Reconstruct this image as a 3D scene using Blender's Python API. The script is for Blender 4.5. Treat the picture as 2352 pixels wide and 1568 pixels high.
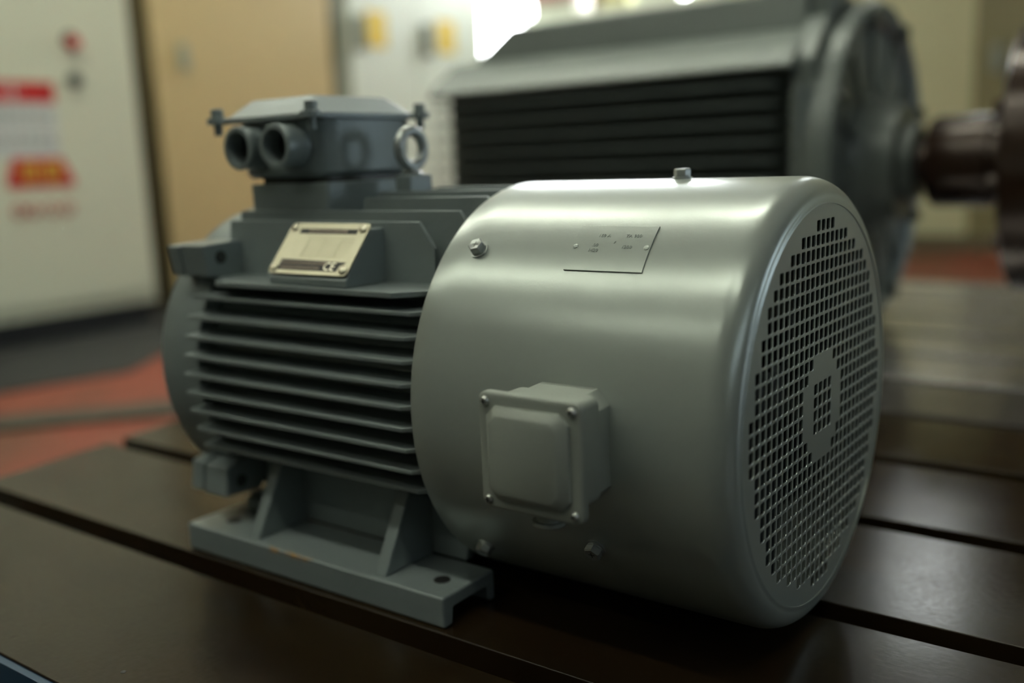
import bpy, bmesh, math, random
from mathutils import Vector, Matrix
random.seed(7)
PI = math.pi
S = bpy.context.scene
for o in list(bpy.data.objects): bpy.data.objects.remove(o)
COL = S.collection

# ------------------------------------------------------------------ camera
cam_d = bpy.data.cameras.new('camera'); cam = bpy.data.objects.new('camera', cam_d); COL.objects.link(cam)
S.camera = cam
CX, CY, CZ = 0.23832, -0.71246, 0.36589
yaw, pit, rol = 2.20777, -0.18395, -0.03936
fw = Vector((math.cos(yaw)*math.cos(pit), math.sin(yaw)*math.cos(pit), math.sin(pit)))
r0 = Vector((math.sin(yaw), -math.cos(yaw), 0)); u0 = r0.cross(fw)
rt = r0*math.cos(rol)+u0*math.sin(rol); up = -r0*math.sin(rol)+u0*math.cos(rol)
cam.matrix_world = Matrix(((rt.x, up.x, -fw.x, CX), (rt.y, up.y, -fw.y, CY), (rt.z, up.z, -fw.z, CZ), (0, 0, 0, 1)))
cam_d.sensor_width = 36.0; cam_d.lens = 2260.4/2352*36; cam_d.clip_start = 0.02
cam_d.dof.use_dof = True; cam_d.dof.focus_distance = 0.702; cam_d.dof.aperture_fstop = 2.0

# ------------------------------------------------------------------ world, exposure, light
W = bpy.data.worlds.new('world'); S.world = W; W.use_nodes = True
W.node_tree.nodes['Background'].inputs[0].default_value = (0.75, 0.85, 1.0, 1)
W.node_tree.nodes['Background'].inputs[1].default_value = 0.05
S.view_settings.view_transform = 'Standard'; S.view_settings.look = 'None'
S.view_settings.gamma = 1; S.view_settings.use_curve_mapping = False
S.view_settings.exposure = 0.30
E_ROW1, E_ROW2, E_ROW3, E_WIN_FAR, E_WIN_FAR2, E_WIN_SIDE = 48.0, 24.0, 12.0, 18.0, 11.0, 3.2
C_LAMP, C_WIN, C_SIDE = (0.99, 1.0, 0.86), (0.92, 0.96, 1.0), (0.72, 0.88, 1.0)
ZF, ZC = -0.30, 3.30            # floor and ceiling heights (table top is z = 0)
AX = 0.175                      # shaft height of the motor

# ------------------------------------------------------------------ materials
def nodes(name):
    m = bpy.data.materials.new(name); m.use_nodes = True
    n = m.node_tree.nodes; l = m.node_tree.links
    return m, n, l, n['Principled BSDF']
def paint(name, col, rough=0.45, metal=0.0, var=0.06, scale=6.0, bump=0.0, bscale=180.0, coat=0.0, rvar=0.05, spec=0.5, speck=0.0):
    m, n, l, b = nodes(name)
    tc = n.new('ShaderNodeTexCoord')
    ns = n.new('ShaderNodeTexNoise'); ns.inputs['Scale'].default_value = scale; ns.inputs['Detail'].default_value = 5
    l.new(tc.outputs['Object'], ns.inputs['Vector'])
    mx = n.new('ShaderNodeMix'); mx.data_type = 'RGBA'
    mx.inputs['A'].default_value = tuple(c*(1-var) for c in col)+(1,)
    mx.inputs['B'].default_value = tuple(min(1, c*(1+var)) for c in col)+(1,)
    l.new(ns.outputs['Fac'], mx.inputs['Factor']); l.new(mx.outputs['Result'], b.inputs['Base Color'])
    mr = n.new('ShaderNodeMapRange'); mr.inputs['To Min'].default_value = rough-rvar; mr.inputs['To Max'].default_value = rough+rvar
    l.new(ns.outputs['Fac'], mr.inputs['Value']); l.new(mr.outputs['Result'], b.inputs['Roughness'])
    b.inputs['Metallic'].default_value = metal; b.inputs['Coat Weight'].default_value = coat
    b.inputs['Coat Roughness'].default_value = 0.25; b.inputs['Specular IOR Level'].default_value = spec
    if bump > 0:
        n2 = n.new('ShaderNodeTexNoise'); n2.inputs['Scale'].default_value = bscale; n2.inputs['Detail'].default_value = 3
        l.new(tc.outputs['Object'], n2.inputs['Vector'])
        bp = n.new('ShaderNodeBump'); bp.inputs['Strength'].default_value = bump; bp.inputs['Distance'].default_value = 0.001
        h = n2.outputs['Fac']
        if speck > 0:
            # sparse paint nibs: a few voronoi cells carry a small raised dot, gathered in loose patches
            vo = n.new('ShaderNodeTexVoronoi'); vo.inputs['Scale'].default_value = 140
            l.new(tc.outputs['Object'], vo.inputs['Vector'])
            cr = n.new('ShaderNodeMapRange'); cr.inputs['From Min'].default_value = 0.05; cr.inputs['From Max'].default_value = 0.22
            cr.inputs['To Min'].default_value = speck; cr.inputs['To Max'].default_value = 0
            l.new(vo.outputs['Distance'], cr.inputs['Value'])
            sp = n.new('ShaderNodeSeparateColor'); l.new(vo.outputs['Color'], sp.inputs[0])
            pick = n.new('ShaderNodeMapRange'); pick.inputs['From Min'].default_value = 0.86; pick.inputs['From Max'].default_value = 1.0
            l.new(sp.outputs[0], pick.inputs['Value'])
            n3 = n.new('ShaderNodeTexNoise'); n3.inputs['Scale'].default_value = 8
            l.new(tc.outputs['Object'], n3.inputs['Vector'])
            gt = n.new('ShaderNodeMapRange'); gt.inputs['From Min'].default_value = 0.45; gt.inputs['From Max'].default_value = 0.70
            l.new(n3.outputs['Fac'], gt.inputs['Value'])
            m1 = n.new('ShaderNodeMath'); m1.operation = 'MULTIPLY'; l.new(cr.outputs['Result'], m1.inputs[0]); l.new(pick.outputs['Result'], m1.inputs[1])
            mu = n.new('ShaderNodeMath'); mu.operation = 'MULTIPLY'; l.new(m1.outputs[0], mu.inputs[0]); l.new(gt.outputs['Result'], mu.inputs[1])
            ad = n.new('ShaderNodeMath'); ad.operation = 'ADD'; l.new(mu.outputs[0], ad.inputs[0]); l.new(n2.outputs['Fac'], ad.inputs[1]); h = ad.outputs[0]
        l.new(h, bp.inputs['Height']); l.new(bp.outputs['Normal'], b.inputs['Normal'])
    return m
def glow(name, col, e):
    m, n, l, b = nodes(name)
    b.inputs['Base Color'].default_value = (0.8, 0.8, 0.8, 1)
    b.inputs['Emission Color'].default_value = col+(1,); b.inputs['Emission Strength'].default_value = e
    return m
M = {}
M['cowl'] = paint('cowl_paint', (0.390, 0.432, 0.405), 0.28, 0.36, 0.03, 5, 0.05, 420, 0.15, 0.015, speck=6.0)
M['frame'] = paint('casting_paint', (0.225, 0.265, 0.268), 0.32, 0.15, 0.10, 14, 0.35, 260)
M['jbox'] = paint('box_paint', (0.33, 0.36, 0.325), 0.40, 0.15, 0.03, 8, 0.15, 500)
M['bolt'] = paint('bolt_paint', (0.42, 0.45, 0.44), 0.30, 0.6, 0.05, 60, 0.1, 600)
M['screw'] = paint('screw_zinc', (0.50, 0.52, 0.50), 0.30, 0.8, 0.05, 60)
M['black'] = paint('black_paint', (0.012, 0.012, 0.012), 0.5, 0, 0.1, 10)
M['fan'] = paint('dark_fan', (0.035, 0.04, 0.04), 0.5, 0.2, 0.1, 10)
M['brass'] = paint('name_plate_metal', (0.44, 0.415, 0.31), 0.36, 0.8, 0.12, 60)
M['rivet'] = paint('rivet_metal', (0.80, 0.76, 0.60), 0.30, 0.7, 0.05, 30)
M['print'] = paint('plate_print', (0.35, 0.28, 0.22), 0.6, 0.1, 0.1, 30)
M['dull'] = paint('plate_lines', (0.42, 0.40, 0.27), 0.5, 0.4, 0.1, 30)
M['big'] = paint('large_motor_paint', (0.16, 0.185, 0.175), 0.38, 0.1, 0.08, 4, 0.3, 120)
M['bigfin'] = paint('large_motor_fin_paint', (0.11, 0.13, 0.125), 0.45, 0.1, 0.08, 4)
M['brown'] = paint('oiled_brown_steel', (0.035, 0.018, 0.011), 0.25, 0.30, 0.15, 8, 0.4, 60)
M['plinth'] = paint('black_plinth', (0.012, 0.013, 0.013), 0.5, 0, 0.1, 5)
M['cab'] = paint('control_cabinet_paint', (0.78, 0.81, 0.64), 0.5, 0, 0.02, 2)
M['cabseam'] = paint('cabinet_gap', (0.10, 0.10, 0.08), 0.6)
M['beige'] = paint('beige_wood', (0.62, 0.48, 0.24), 0.55, 0, 0.05, 1.5)
M['beigeedge'] = paint('darkened_brown_wood', (0.10, 0.078, 0.040), 0.6, 0, 0.05, 3)  # darkened to carry the shaded gap at the cupboard side; baseboard shares it
M['white'] = paint('white_cabinet_paint', (0.82, 0.87, 0.76), 0.45, 0, 0.02, 2)
M['grey'] = paint('grey_green_frame', (0.33, 0.36, 0.28), 0.5)
M['dark'] = paint('dark_plastic', (0.04, 0.045, 0.04), 0.4)
M['handle'] = paint('handle_grey', (0.20, 0.22, 0.18), 0.4)
M['yellow'] = paint('yellow_label', (0.85, 0.60, 0.06), 0.5)
M['red'] = paint('red_print', (0.60, 0.02, 0.02), 0.5)
M['pinkred'] = paint('faded_red_print', (0.50, 0.13, 0.09), 0.5)
M['signwhite'] = paint('white_sticker', (0.72, 0.76, 0.74), 0.5)
M['signgrey'] = paint('grey_print', (0.25, 0.30, 0.28), 0.5)
M['wallfar'] = paint('olive_wall', (0.46, 0.45, 0.28), 0.7, 0, 0.04, 1)
M['walldark'] = paint('dark_olive_door', (0.17, 0.15, 0.065), 0.5, 0, 0.05, 1)
M['wall'] = paint('pale_wall', (0.09, 0.095, 0.078), 0.8, 0, 0.04, 1)
M['ceil'] = paint('ceiling_paint', (0.52, 0.55, 0.50), 0.8, 0, 0.04, 1)
M['brownwall'] = paint('brown_wall', (0.16, 0.125, 0.065), 0.8, 0, 0.05, 1)
M['mat'] = paint('floor_patch_black', (0.011, 0.012, 0.010), 0.75, 0, 0.15, 3)
M['cable'] = paint('grey_floor_strip', (0.040, 0.036, 0.022), 0.6, 0, 0.1, 5)
def floor_mat():
    # dark concrete floor, with the red painted walkways left of and beyond the table
    m = paint('painted_concrete_floor', (0.018, 0.018, 0.016), 0.6, 0, 0.2, 2); n = m.node_tree.nodes; l = m.node_tree.links
    b = n['Principled BSDF']; src = b.inputs['Base Color'].links[0].from_socket
    tc = n.new('ShaderNodeTexCoord'); sx = n.new('ShaderNodeSeparateXYZ'); l.new(tc.outputs['Object'], sx.inputs[0])
    def cmpn(op, sock, v):
        g = n.new('ShaderNodeMath'); g.operation = op; g.inputs[1].default_value = v; l.new(sock, g.inputs[0]); return g.outputs[0]
    a0_ = cmpn('LESS_THAN', sx.outputs['X'], -1.02); a1_ = cmpn('GREATER_THAN', sx.outputs['X'], -3.25); a2_ = cmpn('GREATER_THAN', sx.outputs['Y'], 0.05)
    mm = n.new('ShaderNodeMath'); mm.operation = 'MULTIPLY'; l.new(a0_, mm.inputs[0]); l.new(a1_, mm.inputs[1])
    m2 = n.new('ShaderNodeMath'); m2.operation = 'MULTIPLY'; l.new(mm.outputs[0], m2.inputs[0]); l.new(a2_, m2.inputs[1]); a = m2.outputs[0]
    c = cmpn('GREATER_THAN', sx.outputs['Y'], 2.3)
    mxm = n.new('ShaderNodeMath'); mxm.operation = 'MAXIMUM'; l.new(a, mxm.inputs[0]); l.new(c, mxm.inputs[1])
    ns = n.new('ShaderNodeTexNoise'); ns.inputs['Scale'].default_value = 2.2; ns.inputs['Detail'].default_value = 4; l.new(tc.outputs['Object'], ns.inputs['Vector'])
    rp = n.new('ShaderNodeValToRGB'); rp.color_ramp.elements[0].position = 0.35; rp.color_ramp.elements[0].color = (0.11, 0.035, 0.012, 1)
    rp.color_ramp.elements[1].position = 0.6; rp.color_ramp.elements[1].color = (0.21, 0.036, 0.014, 1)
    l.new(ns.outputs['Fac'], rp.inputs['Fac'])
    mx = n.new('ShaderNodeMix'); mx.data_type = 'RGBA'; l.new(src, mx.inputs['A']); l.new(rp.outputs['Color'], mx.inputs['B']); l.new(mxm.outputs[0], mx.inputs['Factor'])
    l.new(mx.outputs['Result'], b.inputs['Base Color']); return m
M['floor'] = floor_mat()
M['blue'] = None
M['lamp1'] = glow('lamp_tube_table_row', C_LAMP, E_ROW1); M['lamp2'] = glow('lamp_tube_front_row', C_LAMP, E_ROW2); M['lamp3'] = glow('lamp_tube_near_wall', C_LAMP, E_ROW3)
M['win_far2'] = glow('small_daylight_pane', C_WIN, E_WIN_FAR2)
M['win_far'] = glow('daylight_pane', C_WIN, E_WIN_FAR)
M['win_side2'] = glow('dim_side_daylight_pane', C_SIDE, 0.8)
M['win_side'] = glow('side_daylight_pane', C_SIDE, E_WIN_SIDE)
M['brownbottle'] = paint('brown_plastic', (0.10, 0.04, 0.02), 0.3)
M['boxred'] = paint('dull_red_box', (0.35, 0.10, 0.09), 0.5)
M['boxgrey'] = paint('grey_box', (0.45, 0.44, 0.38), 0.5)
M['boxyellow'] = paint('pale_yellow_box', (0.62, 0.58, 0.30), 0.5)

def table_mat(name='oiled_planed_cast_iron', lift=0.0, metal=0.0):
    m, n, l, b = nodes(name)
    tc = n.new('ShaderNodeTexCoord')
    mp = n.new('ShaderNodeMapping'); mp.inputs['Scale'].default_value = (1.2, 5, 1); l.new(tc.outputs['Object'], mp.inputs['Vector'])
    a = n.new('ShaderNodeTexNoise'); a.inputs['Scale'].default_value = 3.0; a.inputs['Detail'].default_value = 4; a.inputs['Roughness'].default_value = 0.5
    l.new(mp.outputs['Vector'], a.inputs['Vector'])
    r = n.new('ShaderNodeValToRGB')
    r.color_ramp.elements[0].position = 0.30; r.color_ramp.elements[0].color = (0.016, 0.009, 0.004, 1)
    r.color_ramp.elements[1].position = 0.72; r.color_ramp.elements[1].color = (0.030, 0.020, 0.010, 1)
    r.color_ramp.interpolation = 'B_SPLINE'; e = r.color_ramp.elements.new(0.52); e.color = (0.022, 0.014, 0.006, 1)
    l.new(a.outputs['Fac'], r.inputs['Fac']); l.new(r.outputs['Color'], b.inputs['Base Color'])
    # long planing scratches along the slots
    mp2 = n.new('ShaderNodeMapping'); mp2.inputs['Scale'].default_value = (14, 420, 1); l.new(tc.outputs['Object'], mp2.inputs['Vector'])
    s = n.new('ShaderNodeTexNoise'); s.inputs['Scale'].default_value = 1.0; s.inputs['Detail'].default_value = 4; l.new(mp2.outputs['Vector'], s.inputs['Vector'])
    p = n.new('ShaderNodeTexNoise'); p.inputs['Scale'].default_value = 170; p.inputs['Detail'].default_value = 4; p.inputs['Roughness'].default_value = 0.5; l.new(tc.outputs['Object'], p.inputs['Vector'])
    ad = n.new('ShaderNodeMath'); ad.operation = 'MULTIPLY_ADD'; ad.inputs[1].default_value = 0.15
    l.new(s.outputs['Fac'], ad.inputs[0])
    bp = n.new('ShaderNodeBump'); bp.inputs['Strength'].default_value = 0.16; bp.inputs['Distance'].default_value = 0.0010
    lw = n.new('ShaderNodeTexNoise'); lw.inputs['Scale'].default_value = 9; lw.inputs['Detail'].default_value = 2; l.new(tc.outputs['Object'], lw.inputs['Vector'])
    vo = n.new('ShaderNodeTexVoronoi'); vo.inputs['Scale'].default_value = 45; l.new(tc.outputs['Object'], vo.inputs['Vector'])
    pt = n.new('ShaderNodeMapRange'); pt.inputs['From Min'].default_value = 0.04; pt.inputs['From Max'].default_value = 0.16; pt.inputs['To Min'].default_value = -0.8; pt.inputs['To Max'].default_value = 0; l.new(vo.outputs['Distance'], pt.inputs['Value'])
    sc_ = n.new('ShaderNodeSeparateColor'); l.new(vo.outputs['Color'], sc_.inputs[0])
    pk = n.new('ShaderNodeMath'); pk.operation = 'GREATER_THAN'; pk.inputs[1].default_value = 0.9; l.new(sc_.outputs[0], pk.inputs[0])
    pm = n.new('ShaderNodeMath'); pm.operation = 'MULTIPLY'; l.new(pt.outputs['Result'], pm.inputs[0]); l.new(pk.outputs[0], pm.inputs[1])
    p2 = n.new('ShaderNodeMath'); p2.operation = 'MULTIPLY_ADD'; p2.inputs[1].default_value = 1.6; l.new(lw.outputs['Fac'], p2.inputs[0]); l.new(pm.outputs[0], p2.inputs[2])
    p3 = n.new('ShaderNodeMath'); p3.operation = 'MULTIPLY_ADD'; p3.inputs[1].default_value = 0.30; l.new(p.outputs['Fac'], p3.inputs[0]); l.new(p2.outputs[0], p3.inputs[2])
    l.new(p3.outputs[0], ad.inputs[2])
    l.new(ad.outputs[0], bp.inputs['Height']); l.new(bp.outputs['Normal'], b.inputs['Normal'])
    mr = n.new('ShaderNodeMapRange'); mr.inputs['From Min'].default_value = 0.0; mr.inputs['From Max'].default_value = 1.0
    mr.inputs['To Min'].default_value = 0.08; mr.inputs['To Max'].default_value = 0.34
    rm = n.new('ShaderNodeMath'); rm.operation = 'MULTIPLY_ADD'; rm.inputs[1].default_value = 0.5; l.new(p.outputs['Fac'], rm.inputs[0])
    rh = n.new('ShaderNodeMath'); rh.operation = 'MULTIPLY'; rh.inputs[1].default_value = 0.5; l.new(lw.outputs['Fac'], rh.inputs[0]); l.new(rh.outputs[0], rm.inputs[2])
    l.new(rm.outputs[0], mr.inputs['Value']); l.new(mr.outputs['Result'], b.inputs['Roughness'])
    b.inputs['Metallic'].default_value = metal; b.inputs['IOR'].default_value = 1.34
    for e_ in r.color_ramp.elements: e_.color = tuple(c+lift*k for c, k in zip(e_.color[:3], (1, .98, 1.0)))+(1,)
    return m
M['table'] = table_mat(); M['table_mid'] = table_mat('cast_iron_part_sheen', 0.07, 0.4); M['table_sheen'] = table_mat('planed_cast_iron_far_sheen', 0.42, 0.85)  # farther rails lightened: their grazing reflection is put into the colour
def blue_mat():
    m, n, l, b = nodes('blue_paint_with_rust')
    tc = n.new('ShaderNodeTexCoord'); ns = n.new('ShaderNodeTexNoise'); ns.inputs['Scale'].default_value = 9; ns.inputs['Detail'].default_value = 8
    l.new(tc.outputs['Object'], ns.inputs['Vector'])
    r = n.new('ShaderNodeValToRGB'); r.color_ramp.elements[0].position = 0.50; r.color_ramp.elements[0].color = (0.012, 0.05, 0.10, 1)
    r.color_ramp.elements[1].position = 0.56; r.color_ramp.elements[1].color = (0.22, 0.07, 0.02, 1)
    l.new(ns.outputs['Fac'], r.inputs['Fac']); l.new(r.outputs['Color'], b.inputs['Base Color']); b.inputs['Roughness'].default_value = 0.5
    return m
M['blue'] = blue_mat()
def foot_mat():
    # casting paint with a chipped, rusty-yellow line on the outer top edge of the foot
    m = M['frame'].copy(); m.name = 'foot_paint'; n = m.node_tree.nodes; l = m.node_tree.links
    b = n['Principled BSDF']; src = b.inputs['Base Color'].links[0].from_socket
    tc = n.new('ShaderNodeTexCoord'); sx = n.new('ShaderNodeSeparateXYZ'); l.new(tc.outputs['Object'], sx.inputs[0])
    def rng(sock, a, c):
        g = n.new('ShaderNodeMath'); g.operation = 'GREATER_THAN'; g.inputs[1].default_value = a; l.new(sock, g.inputs[0])
        h = n.new('ShaderNodeMath'); h.operation = 'LESS_THAN'; h.inputs[1].default_value = c; l.new(sock, h.inputs[0])
        k = n.new('ShaderNodeMath'); k.operation = 'MULTIPLY'; l.new(g.outputs[0], k.inputs[0]); l.new(h.outputs[0], k.inputs[1]); return k.outputs[0]
    ns = n.new('ShaderNodeTexNoise'); ns.inputs['Scale'].default_value = 55; ns.inputs['Detail'].default_value = 4; l.new(tc.outputs['Object'], ns.inputs['Vector'])
    off = n.new('ShaderNodeMath'); off.operation = 'MULTIPLY_ADD'; off.inputs[1].default_value = 0.018; l.new(ns.outputs['Fac'], off.inputs[0]); l.new(sx.outputs['Y'], off.inputs[2])
    a = rng(sx.outputs['X'], -0.462, -0.395); c = rng(off.outputs[0], -0.17, -0.1545); d = rng(sx.outputs['Z'], 0.0225, 0.03)
    k = n.new('ShaderNodeMath'); k.operation = 'MULTIPLY'; l.new(a, k.inputs[0]); l.new(c, k.inputs[1])
    k2 = n.new('ShaderNodeMath'); k2.operation = 'MULTIPLY'; l.new(k.outputs[0], k2.inputs[0]); l.new(d, k2.inputs[1])
    nx = n.new('ShaderNodeTexNoise'); nx.inputs['Scale'].default_value = 38; nx.inputs['Detail'].default_value = 5; l.new(tc.outputs['Object'], nx.inputs['Vector'])
    gx = n.new('ShaderNodeMapRange'); gx.inputs['From Min'].default_value = 0.46; gx.inputs['From Max'].default_value = 0.56; l.new(nx.outputs['Fac'], gx.inputs['Value'])
    k3 = n.new('ShaderNodeMath'); k3.operation = 'MULTIPLY'; l.new(k2.outputs[0], k3.inputs[0]); l.new(gx.outputs['Result'], k3.inputs[1]); k2 = k3
    mx = n.new('ShaderNodeMix'); mx.data_type = 'RGBA'; mx.inputs['B'].default_value = (0.46, 0.25, 0.07, 1)
    l.new(src, mx.inputs['A']); l.new(k2.outputs[0], mx.inputs['Factor']); l.new(mx.outputs['Result'], b.inputs['Base Color'])
    return m
M['foot'] = foot_mat()

# ------------------------------------------------------------------ mesh helpers
class MB:
    def __init__(s): s.v = []; s.f = []
    def add(s, vs, fs):
        k = len(s.v); s.v += [tuple(v) for v in vs]; s.f += [tuple(i+k for i in f) for f in fs]; return s
    def box(s, x0, x1, y0, y1, z0, z1, T=None):
        vs = [Vector((x, y, z)) for x in (x0, x1) for y in (y0, y1) for z in (z0, z1)]
        if T is not None: vs = [T @ v for v in vs]
        return s.add(vs, [(0, 1, 3, 2), (4, 6, 7, 5), (0, 4, 5, 1), (2, 3, 7, 6), (0, 2, 6, 4), (1, 5, 7, 3)])
    def prism(s, pts, a, b, axis, T=None):
        # pts 2D polygon in the plane normal to axis (x: (y,z); y: (x,z); z: (x,y)), extruded a..b
        def mk(p, t):
            return Vector({'x': (t, p[0], p[1]), 'y': (p[0], t, p[1]), 'z': (p[0], p[1], t)}[axis])
        n = len(pts); vs = [mk(p, a) for p in pts]+[mk(p, b) for p in pts]
        if T is not None: vs = [T @ v for v in vs]
        fs = [tuple(range(n))[::-1], tuple(range(n, 2*n))]+[(i, (i+1) % n, n+(i+1) % n, n+i) for i in range(n)]
        return s.add(vs, fs)
    def loft(s, rings, cap=True, closed=True):
        n = len(rings[0]); vs = [v for r in rings for v in r]; fs = []
        for k in range(len(rings)-1):
            for i in range(n if closed else n-1):
                j = (i+1) % n; fs.append((k*n+i, k*n+j, (k+1)*n+j, (k+1)*n+i))
        if cap: fs.append(tuple(range(n))[::-1]); fs.append(tuple(range((len(rings)-1)*n, len(rings)*n)))
        return s.add(vs, fs)
    def lathe(s, prof, c=(0, 0, 0), axis='x', seg=48, cap=True, T=None):
        # prof: (t, r) along the axis
        rings = []
        for t, r in prof:
            ring = []
            for i in range(seg):
                a = 2*PI*i/seg; u, w = r*math.cos(a), r*math.sin(a)
                p = {'x': (t, u, w), 'y': (u, t, w), 'z': (u, w, t)}[axis]
                q = Vector(p)+Vector(c)
                ring.append(T @ q if T is not None else q)
            rings.append(ring)
        return s.loft(rings, cap)
    def torus(s, c, R, r, axis='x', seg=36, sub=12):
        rings = []
        for i in range(seg+1):
            a = 2*PI*i/seg; ring = []
            for j in range(sub):
                b = 2*PI*j/sub; rr = R+r*math.cos(b); w = r*math.sin(b)
                p = {'x': (w, rr*math.cos(a), rr*math.sin(a)), 'y': (rr*math.cos(a), w, rr*math.sin(a)), 'z': (rr*math.cos(a), rr*math.sin(a), w)}[axis]
                ring.append(Vector(p)+Vector(c))
            rings.append(ring)
        return s.loft(rings, False)
    def obj(s, name, mat, parent=None, bevel=0.0, seg=2, ang=35, smooth=True):
        me = bpy.data.meshes.new(name); me.from_pydata(s.v, [], s.f)
        bm = bmesh.new(); bm.from_mesh(me); bmesh.ops.remove_doubles(bm, verts=bm.verts, dist=1e-6)
        bmesh.ops.recalc_face_normals(bm, faces=bm.faces); bm.to_mesh(me); bm.free()
        return link(name, me, mat, parent, bevel, seg, ang, smooth)
def link(name, me, mat, parent=None, bevel=0.0, seg=2, ang=35, smooth=True):
    me.materials.clear(); me.materials.append(mat)
    if smooth: me.shade_smooth(); me.set_sharp_from_angle(angle=math.radians(ang))
    o = bpy.data.objects.new(name, me); COL.objects.link(o)
    if parent: o.parent = parent; o.matrix_parent_inverse = Matrix.Translation(-wl(parent))
    if bevel > 0:
        b = o.modifiers.new('bevel', 'BEVEL'); b.width = bevel; b.segments = seg; b.limit_method = 'ANGLE'; b.angle_limit = math.radians(ang); b.harden_normals = True
    return o
def wl(o):
    v = Vector(o.location); p = o.parent
    return v if p is None else (o.matrix_parent_inverse.translation+v+wl(p))
def thing(name, loc, label, cat, group=None):
    o = bpy.data.objects.new(name, None); COL.objects.link(o); o.location = loc; o.empty_display_size = 0.05
    o['label'] = label; o['category'] = cat
    if group: o['group'] = group
    return o
def tag(o, label, cat, group=None):
    o['label'] = label; o['category'] = cat
    if group: o['group'] = group
    return o
def struct(o): o['kind'] = 'structure'; return o
def cyl_pt(x, ph, r):
    a = math.radians(ph); return Vector((x, -r*math.cos(a), AX+r*math.sin(a)))
def frame_at(x, ph, r):
    # local z = outward normal, local x = world x, local y = up along the surface
    a = math.radians(ph); nn = Vector((0, -math.cos(a), math.sin(a))); ex = Vector((1, 0, 0)); ey = nn.cross(ex)
    c = cyl_pt(x, ph, r)
    return Matrix(((ex.x, ey.x, nn.x, c.x), (ex.y, ey.y, nn.y, c.y), (ex.z, ey.z, nn.z, c.z), (0, 0, 0, 1)))
def hexpts(r, rot=0): return [(r*math.cos(rot+PI/3*i), r*math.sin(rot+PI/3*i)) for i in range(6)]
def rrect(x0, x1, y0, y1, r, n=4):
    pts = []
    for cx, cy, a0 in ((x1-r, y1-r, 0), (x0+r, y1-r, 90), (x0+r, y0+r, 180), (x1-r, y0+r, 270)):
        for i in range(n+1):
            a = math.radians(a0+90*i/n); pts.append((cx+r*math.cos(a), cy+r*math.sin(a)))
    return pts
def copy_obj(o, parent=None, loc=None):
    c = o.copy(); COL.objects.link(c)
    if parent: c.parent = parent
    if loc is not None: c.location = loc
    return c

# ================================================================== SETTING
struct(MB().box(-5.4, 4.2, -4.2, 6.0, ZF-0.1, ZF).obj('floor', M['floor'], smooth=False))
struct(MB().box(-5.4, 4.2, -4.2, 6.0, ZC, ZC+0.1).obj('ceiling', M['ceil'], smooth=False))
# far wall (y = 5.8) with two window openings
def wall_y(name, y0, y1, xa, xb, holes, mat):
    mb = MB(); xs = sorted({xa, xb, *[h[0] for h in holes], *[h[1] for h in holes]})
    for a, b in zip(xs[:-1], xs[1:]):
        hs = [h for h in holes if h[0] <= a and h[1] >= b]
        z = ZF
        for h in sorted(hs, key=lambda h: h[2]): mb.box(a, b, y0, y1, z, h[2]); z = h[3]
        mb.box(a, b, y0, y1, z, ZC)
    return struct(mb.obj(name, mat, smooth=False))
wins = [(-5.05, -2.9, 1.12, 2.75), (-1.50, -1.02, 2.30, 2.80)]
wall_y('wall_far', 5.8, 6.0, -5.4, 4.2, wins, M['wallfar'])
for k, (a, b, c, d) in enumerate(wins):
    w = MB()
    for (p, q_, r_, s_) in ((a, a+.05, c, d), (b-.05, b, c, d), (a, b, c, c+.05), (a, b, d-.05, d), ((a+b)/2-.02, (a+b)/2+.02, c, d)):
        w.box(p, q_, 5.79, 5.87, r_, s_)
    fr = struct(w.obj('window_%d' % (k+1), M['white'], smooth=False))
    MB().box(a, b, 5.90, 5.92, c, d).obj('pane', M['win_far'] if k == 0 else M['win_far2'], fr, smooth=False)
struct(MB().box(-5.4, -5.2, -4.2, 5.8, ZF, ZC).obj('wall_left', M['brownwall'], smooth=False))
struct(MB().box(-5.2, 4.2, -4.2, -4.0, ZF, ZC).obj('wall_near', M['wall'], smooth=False))
SW_ = [(-2.2, 0.6, 1.05, 2.3), (3.4, 5.6, .12, 1.35)]
wr = MB(); yprev = -4.0
for (y0, y1, z0, z1) in SW_:
    wr.box(4.0, 4.2, yprev, y0, ZF, ZC); wr.box(4.0, 4.2, y0, y1, ZF, z0); wr.box(4.0, 4.2, y0, y1, z1, ZC); yprev = y1
wr.box(4.0, 4.2, yprev, 5.8, ZF, ZC)
struct(wr.obj('wall_right', M['wall'], smooth=False))
for k, (y0, y1, z0, z1) in enumerate(SW_):
    w = MB()
    for y in (y0, (y0+y1)/2-.03, y1-.06): w.box(4.02, 4.1, y, y+.06, z0, z1)
    w.box(4.02, 4.1, y0, y1, z0, z0+.06); w.box(4.02, 4.1, y0, y1, z1-.06, z1)
    fr = struct(w.obj('window_%d' % (k+3), M['white'], smooth=False))
    MB().box(4.13, 4.15, y0, y1, z0, z1).obj('pane', M['win_side2'] if k == 0 else M['win_side'], fr, smooth=False)
# dark door leaf in the far wall, right of the view
d1 = struct(MB().box(-1.08, 0.35, 5.74, 5.80, ZF+.02, 2.0).obj('door_1', M['walldark'], bevel=0.01))
MB().box(-0.98, -0.92, 5.70, 5.74, 0.75, 0.9).obj('door_handle', M['handle'], d1, bevel=0.005)
struct(MB().box(-2.6, 0.35, 5.72, 5.74, ZF, ZF+.10).obj('baseboard_far', M['beigeedge'], smooth=False))
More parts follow.
